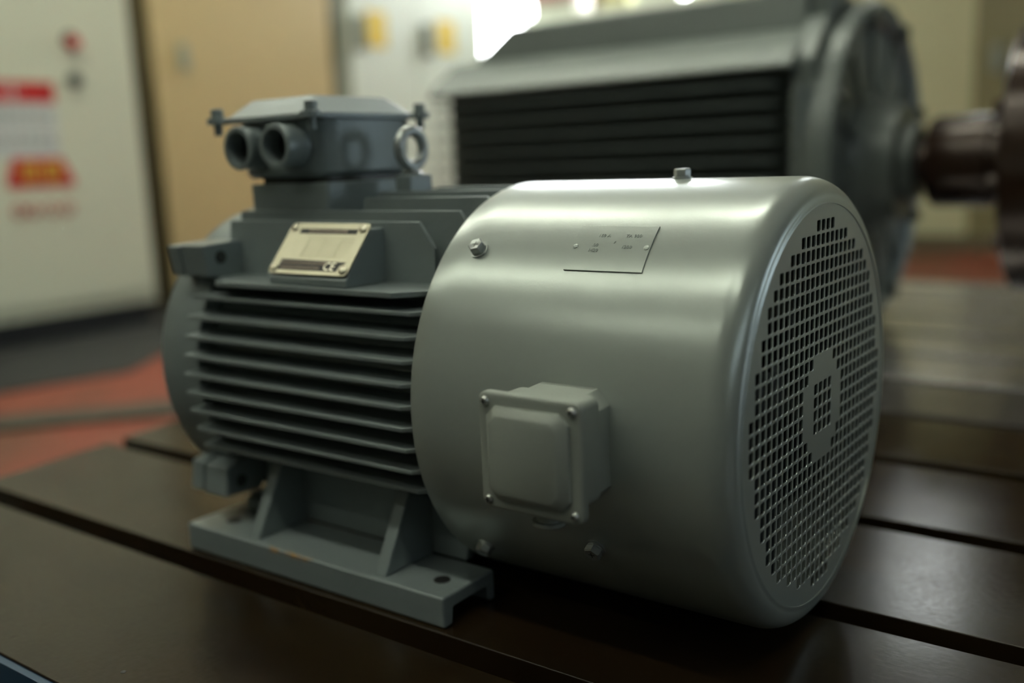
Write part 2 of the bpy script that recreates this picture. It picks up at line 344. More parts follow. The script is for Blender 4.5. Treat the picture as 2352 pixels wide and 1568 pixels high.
# floor markings: flat dark patch and the grey strip across the red paint
mt = MB().prism([(-3.6, -0.8), (-2.80, 0.35), (-2.86, 0.75), (-2.76, 1.15), (-3.15, 1.70), (-3.6, 1.95)][::-1], ZF, ZF+.006, 'z').obj('dark_floor_patch', M['mat'], smooth=False)
tag(mt, 'flat black patch on the red floor in front of the pale control cabinet', 'mat')
cs = MB().prism([(-2.66, 0.42), (-2.54, 0.32), (-1.62, 1.42), (-1.74, 1.52)], ZF, ZF+.012, 'z').obj('cable_cover', M['cable'], smooth=False)
tag(cs, 'narrow grey cable cover crossing the red floor beyond the table end', 'cable cover')

# ceiling lamp rows
def lamp_row(y, xs, which, lm):
    for x in xs:
        nth = ('first', 'second', 'third', 'fourth')[xs.index(x)]
        t = thing('ceiling_lamp', (x, y, ZC), 'fluorescent ceiling lamp, %s of the %s' % (nth, which), 'lamp', 'ceiling lamps in the %s' % which)
        MB().box(x-.72, x+.72, y-.09, y+.09, ZC-.06, ZC).obj('housing', M['white'], t, smooth=False)
        for dy in (-.04, .04):
            MB().lathe([(x-.68, .016), (x+.68, .016)], (0, y+dy, ZC-.078), 'x', 10).obj('tube', M[lm], t)
lamp_row(1.35, (-4.0, -2.45, -0.9), 'row over the table', 'lamp1')
lamp_row(-1.25, (-4.0, -2.45, -0.9, 0.65), 'row in front of the table', 'lamp2')
lamp_row(-3.1, (-2.3, -0.7), 'row along the near wall', 'lamp3')

# ================================================================== T-SLOT TABLE
tb = thing('t_slot_table', (0, 0.8, ZF), 'dark oiled cast iron table with parallel T-slots under both motors', 'table')
Y0, SP, SW = -0.185, 0.2092, 0.028
edges = [-0.38]
for k in range(11): edges += [Y0+SP*k-SW/2, Y0+SP*k+SW/2]
edges += [2.06]
for i in range(0, len(edges), 2):
    a, b = edges[i], edges[i+1]
    x0, x1 = -0.985+0.05*0, 1.6
    g = 0.010
    # one planed rail: overhanging top, narrower web below; the left end is slightly skewed
    la = 0.0 if i == 0 else g; lb = 0.0 if i+2 >= len(edges) else g
    sec = [(a, 0), (b, 0), (b, -.026), (b-lb, -.026), (b-lb, -.05), (a+la, -.05), (a+la, -.026), (a, -.026)]
    mb = MB(); n = len(sec)
    L = [Vector((-1.000-0.17*max(-.15, min(y, .5))*0.9-.0, y, z)) for y, z in sec]; R_ = [Vector((x1, y, z)) for y, z in sec]
    mb.loft([L, R_]); rail = mb.obj('rail', M['table_sheen'] if i >= 12 else M['table_mid'] if i >= 10 else M['table'], tb, bevel=0.0012, seg=2)
bed = MB().box(-0.96, 1.6, -0.372, 2.05, -.20, -.05).obj('bed', M['blue'], tb, bevel=0.004)
MB().box(-0.90, 1.5, -0.30, 1.95, ZF, -.20).obj('plinth', M['plinth'], tb)
MB().box(-1.0, 1.6, -0.386, -0.380, -.05, -.002).obj('edge_face', M['blue'], tb)
# small pit and worn nicks near the front
MB().lathe([(0.0002, .0022), (0.0006, .0012)], (-0.4075, -0.3440, 0), 'z', 8).obj('dark_speck', M['black'], tb)

# ================================================================== MAIN MOTOR
mo = thing('electric_motor', (-0.40, 0, 0), 'grey electric motor with ribbed body, terminal box and large perforated fan cover', 'motor')
X0, X1 = -0.550, -0.252
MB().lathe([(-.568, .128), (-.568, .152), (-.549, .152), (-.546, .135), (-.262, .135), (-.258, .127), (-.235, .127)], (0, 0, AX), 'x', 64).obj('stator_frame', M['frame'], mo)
# side fins: horizontal plates
def fin_side(z, sgn):
    dz = z-AX; yt = math.sqrt(.1692**2-dz*dz); yr = math.sqrt(max(1e-4, .118**2-dz*dz))
    t0, t1 = .0038, .0019
    out = [(X0+.004, yr, t0), (X0, yr+.01, t0), (X0, yt-.002, t1), (X0+.003, yt, t1), (-.274, yt, t1), (-.264, yt-.010, t1*1.2), (X1, yt-.014, t1*1.3), (X1, yr, t0)]
    mb = MB(); n = len(out)
    vs = [Vector((x, sgn*y, z+t)) for x, y, t in out]+[Vector((x, sgn*y, z-t)) for x, y, t in out]
    mb.add(vs, [tuple(range(n)), tuple(range(n, 2*n))[::-1]]+[(i, n+i, n+(i+1) % n, (i+1) % n) for i in range(n)])
    return mb.obj('cooling_fin', M['frame'], mo, bevel=0.0010, seg=2)
ZS = [.2496, .2312, .2134, .1955, .1780, .1605, .1428, .1240, .1060]
for z in ZS:
    fin_side(z, -1); fin_side(z, 1)
# top fins: vertical plates
def fin_top(y, xa, xb, zt, zr, slope=.0):
    t0, t1 = .0034, .0018; out = [(xa, zr, t0), (xa+slope, zt-.001, t1), (xa+slope+.002, zt, t1), (xb-.016, zt, t1), (xb, zt-.022, t1*1.2), (xb, zr, t0)]
    n = len(out); mb = MB()
    vs = [Vector((x, y+t, z)) for x, z, t in out]+[Vector((x, y-t, z)) for x, z, t in out]
    mb.add(vs, [tuple(range(n))[::-1], tuple(range(n, 2*n))]+[(i, (i+1) % n, n+(i+1) % n, n+i) for i in range(n)])
    return mb.obj('cooling_fin', M['frame'], mo, bevel=0.0008, seg=2)
for s in (-1, 1):
    fin_top(s*.100, -.558, -.288, .3175, .24, .012)
    fin_top(s*.083, -.562, -.258, .3255, .26, .012)
    fin_top(s*.056, -.420, -.250, .3355, .28, .012)
    fin_top(s*.030, -.425, -.250, .3400, .28, .010)
fin_top(0.004, -.380, -.250, .3420, .29, .008)
# flat ledge that carries the name plate
for s in (-1, 1):
    ld = [(-.508, s*.1545), (-.290, s*.1545), (-.268, s*.132), (-.262, s*.085), (-.545, s*.085), (-.545, s*.118)]
    MB().prism(ld, .2615, .2665, 'z').obj('ledge', M['frame'], mo, bevel=0.001)
# name plate bracket + plate
MB().prism([(-.150, .2665), (-.150, .2725), (-.1165, .3125), (-.098, .3125), (-.098, .2665)], -.4385, -.3440, 'x').obj('plate_bracket', M['frame'], mo, bevel=0.0012)
TL, BL, TR = Vector((-.4400, -.1130, .3150)), Vector((-.4400, -.1480, .2745)), Vector((-.3440, -.1130, .3150))
ex = (TR-TL).normalized(); ey = (TL-BL).normalized(); nz = ex.cross(ey)
o_ = BL+nz*.0016
PT = Matrix(((ex.x, ey.x, nz.x, o_.x), (ex.y, ey.y, nz.y, o_.y), (ex.z, ey.z, nz.z, o_.z), (0, 0, 0, 1)))
PW, PH = (TR-TL).length, (TL-BL).length
npl = MB().prism(rrect(0, PW, 0, PH, .004), 0, .0014, 'z', PT).obj('name_plate', M['brass'], mo, bevel=0.0003); npl['label'] = 'brass-coloured metal name plate with black printed bands'
for (cx, cy) in ((.005, .0055), (PW-.006, .0055), (.006, PH-.005), (PW-.006, PH-.006)):
    MB().lathe([(.0012, .0042), (.0026, .0040), (.0036, .0028), (.0040, .0008)], (cx, cy, 0), 'z', 16, True, PT).obj('rivet', M['rivet'], npl)
MB().box(.0145, PW-.0115, PH-.0115, PH-.0065, .0014, .0016, PT).obj('printed_band', M['black'], npl, smooth=False)
MB().prism([(.010, .0040), (.082, .0040), (.084, .0100), (.090, .0135), (.010, .0150)], .0014, .0016, 'z', PT).obj('printed_band', M['black'], npl, smooth=False)
ln = MB()
for k in range(6): ln.box(.030+.004*(k % 2), PW-.010, .0185+.0037*k, .0189+.0037*k, .0014, .0016, PT)
for k in range(3): ln.box(.031+.02*k, .0316+.02*k, .0185, .0378, .0014, .0016, PT)
ln.obj('ruled_lines', M['dull'], npl, smooth=False)
tx = MB()
x = .026
while x < PW-.026:
    wd = random.uniform(.0012, .0030); tx.box(x, x+wd, PH-.0102, PH-.0078, .0016, .0018, PT); x += wd+.0008
for row in range(2):
    x = .013
    while x < (.066 if row else .060):
        wd = random.uniform(.0010, .0028); tx.box(x, x+wd, .0055+.0045*row, .0078+.0045*row, .0016, .0018, PT); x += wd+.0007
tx.obj('small_print', M['print'], npl, smooth=False)['kind'] = 'stuff'
def text_mesh(s, size, depth=.0):
    c = bpy.data.curves.new('t', 'FONT'); c.body = s; c.size = size; c.extrude = depth; c.resolution_u = 2
    o = bpy.data.objects.new('t', c); COL.objects.link(o); bpy.context.view_layer.update()
    me = bpy.data.meshes.new_from_object(o.evaluated_get(bpy.context.evaluated_depsgraph_get()))
    bpy.data.objects.remove(o); bpy.data.curves.remove(c); return me
me = text_mesh('CE', .0115, .0001)
me.transform(PT @ Matrix.Translation((.0655, .0048, .0018))); link('conformity_mark', me, M['rivet'], npl, smooth=False)

# corner lugs on frame and end shield (square outer corner, tapering in towards the ribs)
def lug(sy, up, x0, x1, grow, name, hole):
    p = [(-.1470-grow, .1225+grow), (-.104, .1245+grow), (-.090, .110), (-.100, .088), (-.1300, .0900), (-.1425-grow, .0930)]
    pts = [(-y if sy > 0 else y, AX+(z if up > 0 else -z)) for y, z in p]
    o = MB().prism(pts, x0, x1, 'x').obj(name, M['frame'], mo, bevel=0.002)
    if hole:
        cy = -.1275 if sy < 0 else .1275
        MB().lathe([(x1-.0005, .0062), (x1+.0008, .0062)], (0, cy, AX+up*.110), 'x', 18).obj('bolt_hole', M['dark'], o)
for sy in (-1, 1):
    for up_ in (1, -1):
        lug(sy, up_, -.566, -.532, 0, 'frame_lug', True)
        lug(sy, up_, -.588, -.570, -.001, 'shield_lug', False)
MB().lathe([(-.566, .130), (-.570, .150), (-.604, .152), (-.612, .148), (-.618, .135), (-.640, .105), (-.648, .07), (-.655, .06), (-.655, .03)], (0, 0, AX), 'x', 72).obj('end_shield', M['frame'], mo)
MB().lathe([(-.650, .024), (-.750, .024), (-.753, .021)], (0, 0, AX), 'x', 32).obj('shaft', M['screw'], mo)

# feet
def foot(s):
    ft = MB()
    ya, yb = -.1655, -.0985
    sec = [(ya, .0005), (ya, .0265), (yb, .0265), (yb, .0005), (yb-.008, .0005), (yb-.010, .0145), (ya+.013, .0145), (ya+.011, .0005)]
    if s > 0: sec = [(-y, z) for y, z in sec]
    ft.prism(sec, -.5715, -.2440, 'x')
    o = ft.obj('foot', M['foot'], mo, bevel=0.0022, seg=3)
    for x in (-.268, -.535):
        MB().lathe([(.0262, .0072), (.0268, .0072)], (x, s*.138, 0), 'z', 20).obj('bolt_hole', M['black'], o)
    # upright web along the motor, and two slanted ribs across it
    q = [(-.560, .0262), (-.560, .040), (-.535, .048), (-.520, .112), (-.300, .112), (-.276, .062), (-.270, .046), (-.274, .0262)]
    MB().prism(q, s*.088, s*.098, 'y').obj('web', M['frame'], o, bevel=0.002)
    for xr in (-.479, -.318):
        p = [(s*.160, .0262), (s*.1275, .086), (s*.118, .104), (s*.085, .104), (s*.085, .0262)]
        MB().prism(p, xr-.0065, xr+.0065, 'x').obj('rib', M['frame'], o, bevel=0.0018)
    MB().box(-.555, -.482, min(s*.098, s*.108), max(s*.098, s*.108), .0262, .038).obj('web_step', M['frame'], o, bevel=0.003)
    MB().box(-.53, -.28, min(s*.06, s*.094), max(s*.06, s*.094), .060, .110).obj('foot_root', M['frame'], o)
foot(-1); foot(1)

# terminal box
def ring_rr(x0, x1, y0, y1, r, z, n=5): return [Vector((x, y, z)) for x, y in rrect(x0, x1, y0, y1, r, n)]
pb = MB().loft([ring_rr(-.541, -.434, -.078, .042, .004, .300), ring_rr(-.541, -.434, -.078, .042, .004, .3505)]).obj('terminal_box_pedestal', M['frame'], mo, bevel=0.001)
MB().loft([ring_rr(-.534, -.441, -.070, .036, .006, .3500), ring_rr(-.534, -.441, -.070, .036, .006, .3560)]).obj('gasket', M['dark'], pb)
tbx = MB().loft([ring_rr(-.550, -.444, -.074, .046, .014, .3555), ring_rr(-.556, -.438, -.080, .051, .024, .3600), ring_rr(-.557, -.436, -.082, .053, .024, .4080)]).obj('terminal_box', M['frame'], mo, bevel=0.0008)
LX0, LX1, LY0, LY1 = -.565, -.434, -.091, .055
LZ = .0055
lid = MB().loft([ring_rr(LX0, LX1, LY0, LY1, .010, .4085), ring_rr(LX0, LX1, LY0, LY1, .010, .4135), ring_rr(LX0+.004, LX1-.004, LY0+.004, LY1-.004, .010, .4140),
                 ring_rr(LX0+.022, LX1-.022, LY0+.022, LY1-.022, .006, .4295), ring_rr(LX0+.026, LX1-.026, LY0+.026, LY1-.026, .005, .4303)]).obj('box_lid', M['frame'], tbx, bevel=0.0006)
for cx, cy in ((LX0, LY0), (LX1, LY0), (LX1, LY1), (LX0, LY1)):
    sx = 1 if cx == LX1 else -1; sy = 1 if cy == LY1 else -1
    px, py = cx+sx*.000, cy+sy*.000
    MB().lathe([(.4085, .0100), (.4140, .0100), (.4147, .0092)], (px, py, 0), 'z', 20).obj('lid_ear', M['frame'], tbx)
    MB().lathe([(.398, .0042), (.4145, .0042), (.4147, .0066), (.4160, .0068), (.4162, .0060), (.4225, .0060), (.4233, .0050)], (px, py, 0), 'z', 12).obj('lid_bolt', M['frame'], tbx)
for px in (-.5215, -.4695):
    mb = MB(); c = (px, 0, .3848)
    prof_o = [(-.080, .0205), (-.086, .0205), (-.088, .0192), (-.100, .0192), (-.1005, .0203), (-.1045, .0203), (-.1055, .0195), (-.1058, .0158), (-.096, .0150), (-.086, .0150), (-.086, .001)]
    mb.lathe(prof_o, c, 'y', 36, False)
    g = mb.obj('cable_entry', M['frame'], tbx)
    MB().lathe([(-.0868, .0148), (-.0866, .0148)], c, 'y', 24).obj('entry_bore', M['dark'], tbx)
# lifting eye
MB().prism([(-.407, -.017), (-.388, -.017), (-.388, .017), (-.407, .017)], .300, .3545, 'z').obj('lifting_boss', M['frame'], mo, bevel=0.003)
eb = MB().torus((-.3985, 0, .3785), .0166, .0055, 'x', 40, 14); eb.lathe([(.353, .010), (.356, .010), (.358, .006), (.364, .0055)], (-.3985, 0, 0), 'z', 20)
eb.obj('lifting_eye_bolt', M['bolt'], mo)

# ---------------- fan cover
R = .170
prof = [(-.2600, R-.0012), (-.2618, R-.0012), (-.2622, R-.0002), (-.2615, R)]
prof += [(-.24, R), (-.18, R), (-.12, R), (-.06, R), (-.028, R)]
for i in range(1, 13):           # rounded shoulder
    a = math.radians(90-90*i/12*0.95); prof.append((-.022+.0205*math.cos(a), R-.0165+.0165*math.sin(a)))
prof += [(-.0016, .1525), (-.0010, .1516), (-.0010, .1500)]
inner = [(-.0026, .1500), (-.0030, .1520), (-.009, .160), (-.030, R-.0018), (-.258, R-.0018), (-.2600, R-.0012)]
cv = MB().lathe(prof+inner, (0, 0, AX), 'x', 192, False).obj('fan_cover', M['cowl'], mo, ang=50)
# perforated grille plate (2D curve with holes -> mesh)
Pp = .010
rows = [4, 10, 14, 18, 20, 22, 22, 24, 24, 26, 26, 26, 28, 28, 28, 28, 26, 26, 26, 24, 24, 22, 22, 20, 18, 14, 10, 4]
def blank(r, c):
    k = abs(c+.5)  # .5 .. 13.5
    q_ = abs(r-13.5)
    if k < 2 and q_ < 2: return False
    if k < 2 and q_ < 4: return True
    if k < 3 and q_ < 3: return True
    if k < 4 and q_ < 2: return True
    return False
cu = bpy.data.curves.new('g', 'CURVE'); cu.dimensions = '2D'; cu.fill_mode = 'BOTH'; cu.extrude = .00035; cu.bevel_depth = .00030; cu.bevel_resolution = 1
def spl(pts):
    s = cu.splines.new('POLY'); s.points.add(len(pts)-1)
    for p, (a, b) in zip(s.points, pts): p.co = (a, b, 0, 1)
    s.use_cyclic_u = True
spl([(.1512*math.cos(2*PI*i/160), .1512*math.sin(2*PI*i/160)) for i in range(160)])
for r, nn in enumerate(rows):
    for c in range(-nn//2, nn//2):
        if blank(r, c): continue
        ya, yb = c*Pp+.0010, (c+1)*Pp-.0010; za, zb = (14-(r+1))*Pp+.0008, (14-r)*Pp-.0007
        e = .0011
        # the bent bar of the photo's centre block leans a little
        k = -.0008 if (c == -2 and r in (14, 15)) else 0
        spl([(ya+e, za), (yb-e+k, za), (yb+k, za+e), (yb, zb-e), (yb-e, zb), (ya+e, zb), (ya, zb-e), (ya, za+e)])
go = bpy.data.objects.new('g', cu); COL.objects.link(go); bpy.context.view_layer.update()
me = bpy.data.meshes.new_from_object(go.evaluated_get(bpy.context.evaluated_depsgraph_get()))
bpy.data.objects.remove(go)
me.transform(Matrix(((0, 0, 1, -.0022), (1, 0, 0, 0), (0, 1, 0, AX), (0, 0, 0, 1))))
link('grille', me, M['cowl'], cv, ang=25)
# separate ventilation fan behind the grille
fn = MB(); fn.lathe([(-.075, .030), (-.042, .030), (-.040, .024)], (0, 0, AX), 'x', 32)
for k in range(7):
    a0 = 2*PI*k/7
    def bp_(r_, a, x): return Vector((x, r_*math.cos(a), AX+r_*math.sin(a)))
    rg = []
    for r_ in (.028, .07, .11, .142):
        tw = .30-.9*(r_-.028); rg.append([bp_(r_, a0-tw, -.075), bp_(r_, a0+tw, -.035), bp_(r_, a0+tw+.015, -.036), bp_(r_, a0-tw+.015, -.076)])
    fn.loft(rg)
fn.obj('fan', M['fan'], mo)
MB().lathe([(-.23, .09), (-.10, .09), (-.09, .08)], (0, 0, AX), 'x', 40).obj('fan_drive', M['fan'], mo)
# cover bolts with washers
def cbolt(x, ph, big=1.0, tilt=0):
    T = frame_at(x, ph, R)
    if tilt: T = T @ Matrix.Rotation(math.radians(tilt), 4, 'X')
    wsh = MB().lathe([(-.0005, .0068*big), (.0011, .0068*big), (.0013, .0062*big), (.0013, .0056*big), (.0026, .0056*big)], (0, 0, 0), 'z', 24, True, T).obj('washer', M['bolt'], cv)
    hb = MB(); h0, h1 = .0026, .0078
    hx = hexpts(.0058*big, .3)
    rings = [[T @ Vector((a, b, h0)) for a, b in hx], [T @ Vector((a, b, h1-.0010)) for a, b in hx], [T @ Vector((a*.86, b*.86, h1)) for a, b in hx], [T @ Vector((a*.60, b*.60, h1-.0002)) for a, b in hx], [T @ Vector((a*.50, b*.50, h1-.0004)) for a, b in hx]]
    hb.loft(rings); hb.obj('cover_bolt', M['bolt'], cv)
    sl = MB(); sl.box(-.0026, .0026, -.0004, .0004, h1-.0006, h1-.0003, T); sl.box(-.0004, .0004, -.0026, .0026, h1-.0006, h1-.0003, T)
    sl.obj('cross_slot', M['dark'], cv, smooth=False)
for x, ph in ((-.229, 46), (-.229, -42), (-.229, 134), (-.229, -138)): cbolt(x, ph, 1.12)
for x, ph in ((-.116, 90), (-.112, -29.5), (-.112, 210)): cbolt(x, ph, 1.15)
# curved data plate, painted over, stamped figures
PX0, PX1, PH0, PH1 = -.1465, -.0835, 40.8, 55.2
pl = MB(); NN = 12; rings = []
def plv(u, ph, r): return cyl_pt(PX0+(PX1-PX0)*u-.0012*(ph-48)/7, ph, r)
for i in range(NN+1):
    ph = PH0+(PH1-PH0)*i/NN
    rings.append([plv(0, ph, R+.0002), plv(1, ph, R+.0002), plv(1, ph, R+.0011), plv(0, ph, R+.0011)])
dp = pl.loft(rings).obj('data_plate', M['cowl'], cv, bevel=0.0002); dp['label'] = 'thin rectangular plate painted over, stamped 160 A, TA 909, F, 1200'
for u in (.045, .955):
    T = frame_at(PX0+(PX1-PX0)*u, 47.9, R+.0009)
    MB().lathe([(0, .0021), (.0006, .0020), (.0011, .0012), (.0012, .0003)], (0, 0, 0), 'z', 14, True, T).obj('plate_rivet', M['cowl'], cv)
def stamp(s, u, v, size):
    me = text_mesh(s, size, .00022)
    for vt in me.vertices:
        x, y, z = vt.co; xx = PX0+(PX1-PX0)*u+x; ph = PH0+(PH1-PH0)*v+math.degrees(y/R)
        vt.co = cyl_pt(xx, ph, R+.0012+z)
    link('stamped_figures', me, M['cowl'], cv, smooth=False)
stamp('160 A', .275, .72, .0042); stamp('TA 909', .63, .72, .0042); stamp('.00', .255, .50, .0042); stamp('F', .52, .57, .0030)
stamp('1200', .64, .47, .0042); stamp('1420', .23, .385, .0042)

# ---------------- junction box on the cover
jb = MB()
JX0, JX1, JZ0, JZ1 = -.152, -.073, .1395, .2185
def yring(x0, x1, z0, z1, r, y, n=4): return [Vector((x, y, z)) for x, z in rrect(x0, x1, z0, z1, r, n)]
def chring(x0, x1, z0, z1, c, y): return [Vector((x, y, z)) for x, z in ((x0+c, z0), (x1-c, z0), (x1, z0+c), (x1, z1-c), (x1-c, z1), (x0+c, z1), (x0, z1-c), (x0, z0+c))]
chb = chring
bodyb = MB().loft([yring(-.1475, -.0815, .1440, .2145, .006, -.2190), yring(-.1475, -.0825, .1430, .2140, .006, -.1880)]).obj('junction_box', M['jbox'], mo, bevel=0.0006)
MB().loft([chb(-.1485, -.0838, .1390, .2135, .010, -.1880), chb(-.1520, -.0870, .1370, .2130, .010, -.1640)]).obj('box_base', M['jbox'], bodyb, bevel=0.0008)
jl = MB().loft([yring(JX0, JX1, JZ0, JZ1, .006, -.2185), yring(JX0, JX1, JZ0, JZ1, .006, -.2235), yring(JX0+.0008, JX1-.0008, JZ0+.0008, JZ1-.0008, .0055, -.2245),
                yring(JX0+.0022, JX1-.0022, JZ0+.0022, JZ1-.0022, .0050, -.2250), yring(JX0+.0040, JX1-.0040, JZ0+.0040, JZ1-.0040, .0040, -.2251)])
jlid = jl.obj('junction_lid', M['jbox'], bodyb)
def oct2(i, c, y): return chring(JX0+i, JX1-i, JZ0+i, JZ1-i, c, y)
MB().loft([oct2(.0080, .0068, -.2248), oct2(.0082, .0066, -.2275), oct2(.0092, .0064, -.2285), oct2(.0128, .0056, -.2325), oct2(.0142, .0052, -.2332)]).obj('lid_panel', M['jbox'], bodyb, bevel=0.0007)
for (cx, cz) in ((JX0+.0062, JZ1-.0062), (JX1-.0062, JZ1-.0062), (JX0+.0062, JZ0+.0062), (JX1-.0062, JZ0+.0062)):
    s = MB().lathe([(-.2248, .0033), (-.2262, .0031), (-.2272, .0022), (-.2275, .0008)], (cx, 0, cz), 'y', 20)
    s.obj('lid_screw', M['screw'], bodyb)
    sl = MB(); sl.box(cx-.0017, cx+.0017, -.2279, -.2271, cz-.00035, cz+.00035); sl.box(cx-.00035, cx+.00035, -.2279, -.2271, cz-.0017, cz+.0017); sl.obj('screw_slot', M['dark'], bodyb, smooth=False)
MB().lathe([(.1460, .0088), (.1315, .0088), (.1310, .0114), (.1285, .0114), (.1272, .0100)], (-.112, -.2050, 0), 'z', 28).obj('cable_gland_plug', M['jbox'], bodyb)

# ================================================================== LARGE MOTOR BEHIND
bm_ = thing('large_electric_motor', (-0.78, 1.30, 0), 'huge dark grey ribbed electric motor standing on the table behind the smaller one', 'motor')
BA, BZ = 1.30, .328
sec = [(1.075, .07), (1.075, .500), (1.005, .500), (1.000, .508), (1.020, .530), (1.088, .572), (1.100, .578), (1.112, .640), (1.125, .648), (1.50, .648), (1.52, .57), (1.60, .5), (1.60, .07)]
bx0, bx1 = -1.235, -.405
MB().prism(sec[:7]+sec[10:], bx0, bx1, 'x').obj('frame_body', M['big'], bm_, bevel=0.008, seg=3)
hd = MB().loft([[Vector((bx0+.05, 1.100, .575)), Vector((bx1-.01, 1.100, .575)), Vector((bx1-.01, 1.50, .575)), Vector((bx0+.03, 1.50, .575))],
                [Vector((bx0+.15, 1.112, .648)), Vector((bx1-.01, 1.112, .648)), Vector((bx1-.01, 1.49, .648)), Vector((bx0+.15, 1.49, .648))]])
hd.obj('top_hood', M['big'], bm_, bevel=0.006)
for k in range(12):
    z = .478-.0335*k
    MB().prism([(bx0+.005, 1.085), (bx0, 1.012), (bx0+.012, 1.002), (bx1-.055, 1.002), (bx1-.035, 1.012), (bx1-.020, 1.085)], z-.0035, z+.0035, 'z').obj('cooling_fin', M['bigfin'], bm_, bevel=0.001)
MB().prism([(1.03, .06), (1.03, .52), (1.10, .59), (1.2, .635), (1.40, .635), (1.52, .58), (1.58, .5), (1.58, .06)], bx1-.012, bx1+.030, 'x').obj('frame_flange', M['big'], bm_, bevel=0.005)
MB().lathe([(bx1+.02, .300), (bx1+.035, .306), (-.345, .306), (-.335, .302), (-.330, .292), (-.335, .270), (-.350, .255), (-.350, .14), (-.320, .115), (-.285, .110), (-.280, .06)], (0, BA, BZ), 'x', 96).obj('end_shield', M['big'], bm_)
for k in range(12):
    a = 2*PI*k/12+.13
    T = Matrix.Translation((0, BA, BZ)) @ Matrix.Rotation(a, 4, 'X')
    MB().prism([(.10, -.006), (.258, -.004), (.258, .004), (.10, .006)], -.352, -.342, 'x', T).obj('shield_rib', M['big'], bm_, bevel=0.001)
for k in range(8):
    a = 2*PI*k/8+.35
    c = (0, BA+.281*math.cos(a), BZ+.281*math.sin(a))
    MB().lathe([(-.334, .015), (-.322, .015), (-.320, .012)], c, 'x', 6).obj('shield_bolt', M['dark'], bm_)
MB().lathe([(-.285, .075), (-.262, .072), (-.258, .05)], (0, BA, BZ), 'x', 40).obj('bearing_cap', M['bigfin'], bm_)
MB().lathe([(-.27, .040), (-.2405, .040)], (0, BA, BZ), 'x', 32).obj('shaft', M['brown'], bm_)
MB().prism([(1.12, .56), (1.12, .665), (1.20, .675), (1.22, .60)], bx1-.03, bx1+.03, 'x').obj('lifting_lug', M['big'], bm_, bevel=0.006)
MB().prism([(bx1-.012, 1.03), (bx1+.002, 1.000), (bx1+.014, 1.000), (bx1+.034, 1.022), (bx1+.034, 1.06), (bx1-.012, 1.06)], .09, .47, 'z').obj('flange_pillar', M['big'], bm_, bevel=0.003)
for (x_, y_, z_) in ((-.372, 1.085, .545), (-.372, 1.052, .49)):
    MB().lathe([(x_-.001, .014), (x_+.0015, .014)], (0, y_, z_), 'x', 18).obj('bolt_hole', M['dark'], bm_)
MB().torus((bx1+.01, 1.22, .672), .030, .011, 'x', 32, 10).obj('lifting_eye_bolt', M['bolt'], bm_)
for y in (1.02, 1.44):
    MB().box(bx0+.03, bx1, y, y+.14, 0.0006, .09).obj('foot', M['big'], bm_, bevel=0.004)
cp = thing('shaft_coupling', (-.14, BA, BZ), 'brown oiled steel coupling hub with wide flange on the large motor shaft', 'coupling')
MB().lathe([(-.240, .056), (-.236, .080), (-.228, .085), (-.130, .085), (-.126, .078), (-.108, .078), (-.106, .085), (-.086, .085)], (0, BA, BZ), 'x', 64).obj('hub', M['brown'], cp)
MB().lathe([(-.088, .10), (-.086, .225), (-.080, .235), (-.030, .235), (-.024, .228), (-.024, .12), (.03, .11)], (0, BA, BZ), 'x', 96).obj('flange', M['brown'], cp)
for k in range(8):
    a = 2*PI*k/8+.2; MB().lathe([(-.108, .014), (-.086, .015)], (0, BA+.165*math.cos(a), BZ+.165*math.sin(a)), 'x', 6).obj('flange_bolt', M['brown'], cp)

# ================================================================== LEFT: CONTROL CABINET
cb = thing('control_cabinet', (-3.90, 1.45, ZF), 'pale green-grey control cabinet with red button and warning stickers on black plinth', 'cabinet')
FX = -3.64
MB().box(FX-.55, FX-.02, .90, 1.885, ZF+.10, 1.75).obj('cabinet_body', M['cab'], cb, bevel=0.004)
MB().box(FX-.02, FX, .915, 1.870, ZF+.155, 1.735).obj('door', M['cab'], cb, bevel=0.003)
MB().box(FX-.50, FX-.04, .93, 1.86, ZF, ZF+.10).obj('plinth', M['plinth'], cb)
rb = MB().lathe([(FX, .032), (FX+.012, .032), (FX+.013, .026)], (0, 1.594, .905), 'x', 24).obj('red_push_button', M['dark'], cb)
MB().lathe([(FX+.012, .026), (FX+.035, .025), (FX+.038, .020)], (0, 1.597, .893), 'x', 24).obj('button_cap', M['red'], rb)
kb = MB().lathe([(FX, .030), (FX+.014, .030), (FX+.015, .022)], (0, 1.594, .748), 'x', 24).obj('selector_switch', M['dark'], cb)
MB().box(FX+.014, FX+.035, 1.588, 1.600, .722, .774).obj('switch_lever', M['handle'], kb)
sg = MB().box(FX, FX+.002, 1.15, 1.500, .440, .735).obj('notice_sticker', M['signwhite'], cb, smooth=False)
MB().box(FX+.002, FX+.003, 1.15, 1.500, .655, .735).obj('red_heading', M['red'], sg, smooth=False)
g = MB()
for a, b in ((1.16, 1.20), (1.215, 1.245), (1.26, 1.29), (1.325, 1.365), (1.385, 1.44)):
    pass
for (y0, y1, z0, z1) in ((1.325, 1.335, .665, .725), (1.30, 1.36, .692, .700), (1.235, 1.245, .665, .725), (1.26, 1.30, .700, .71)): g.box(FX+.003, FX+.0035, y0, y1, z0, z1)
g.obj('heading_strokes', M['signwhite'], sg, smooth=False)
g = MB()
for row, (z, ylen) in enumerate(((.600, 1.47), (.510, 1.47))):
    y = 1.17
    while y < ylen:
        wd = random.uniform(.018, .034); g.box(FX+.002, FX+.0026, y, y+wd, z-.018, z-.010); g.box(FX+.002, FX+.0026, y, y+wd*.8, z+.006, z+.014); g.box(FX+.002, FX+.0026, y+wd*.4, y+wd*.55, z-.02, z+.02); y += wd+.012
g.obj('notice_print', M['signgrey'], sg, smooth=False)['kind'] = 'stuff'
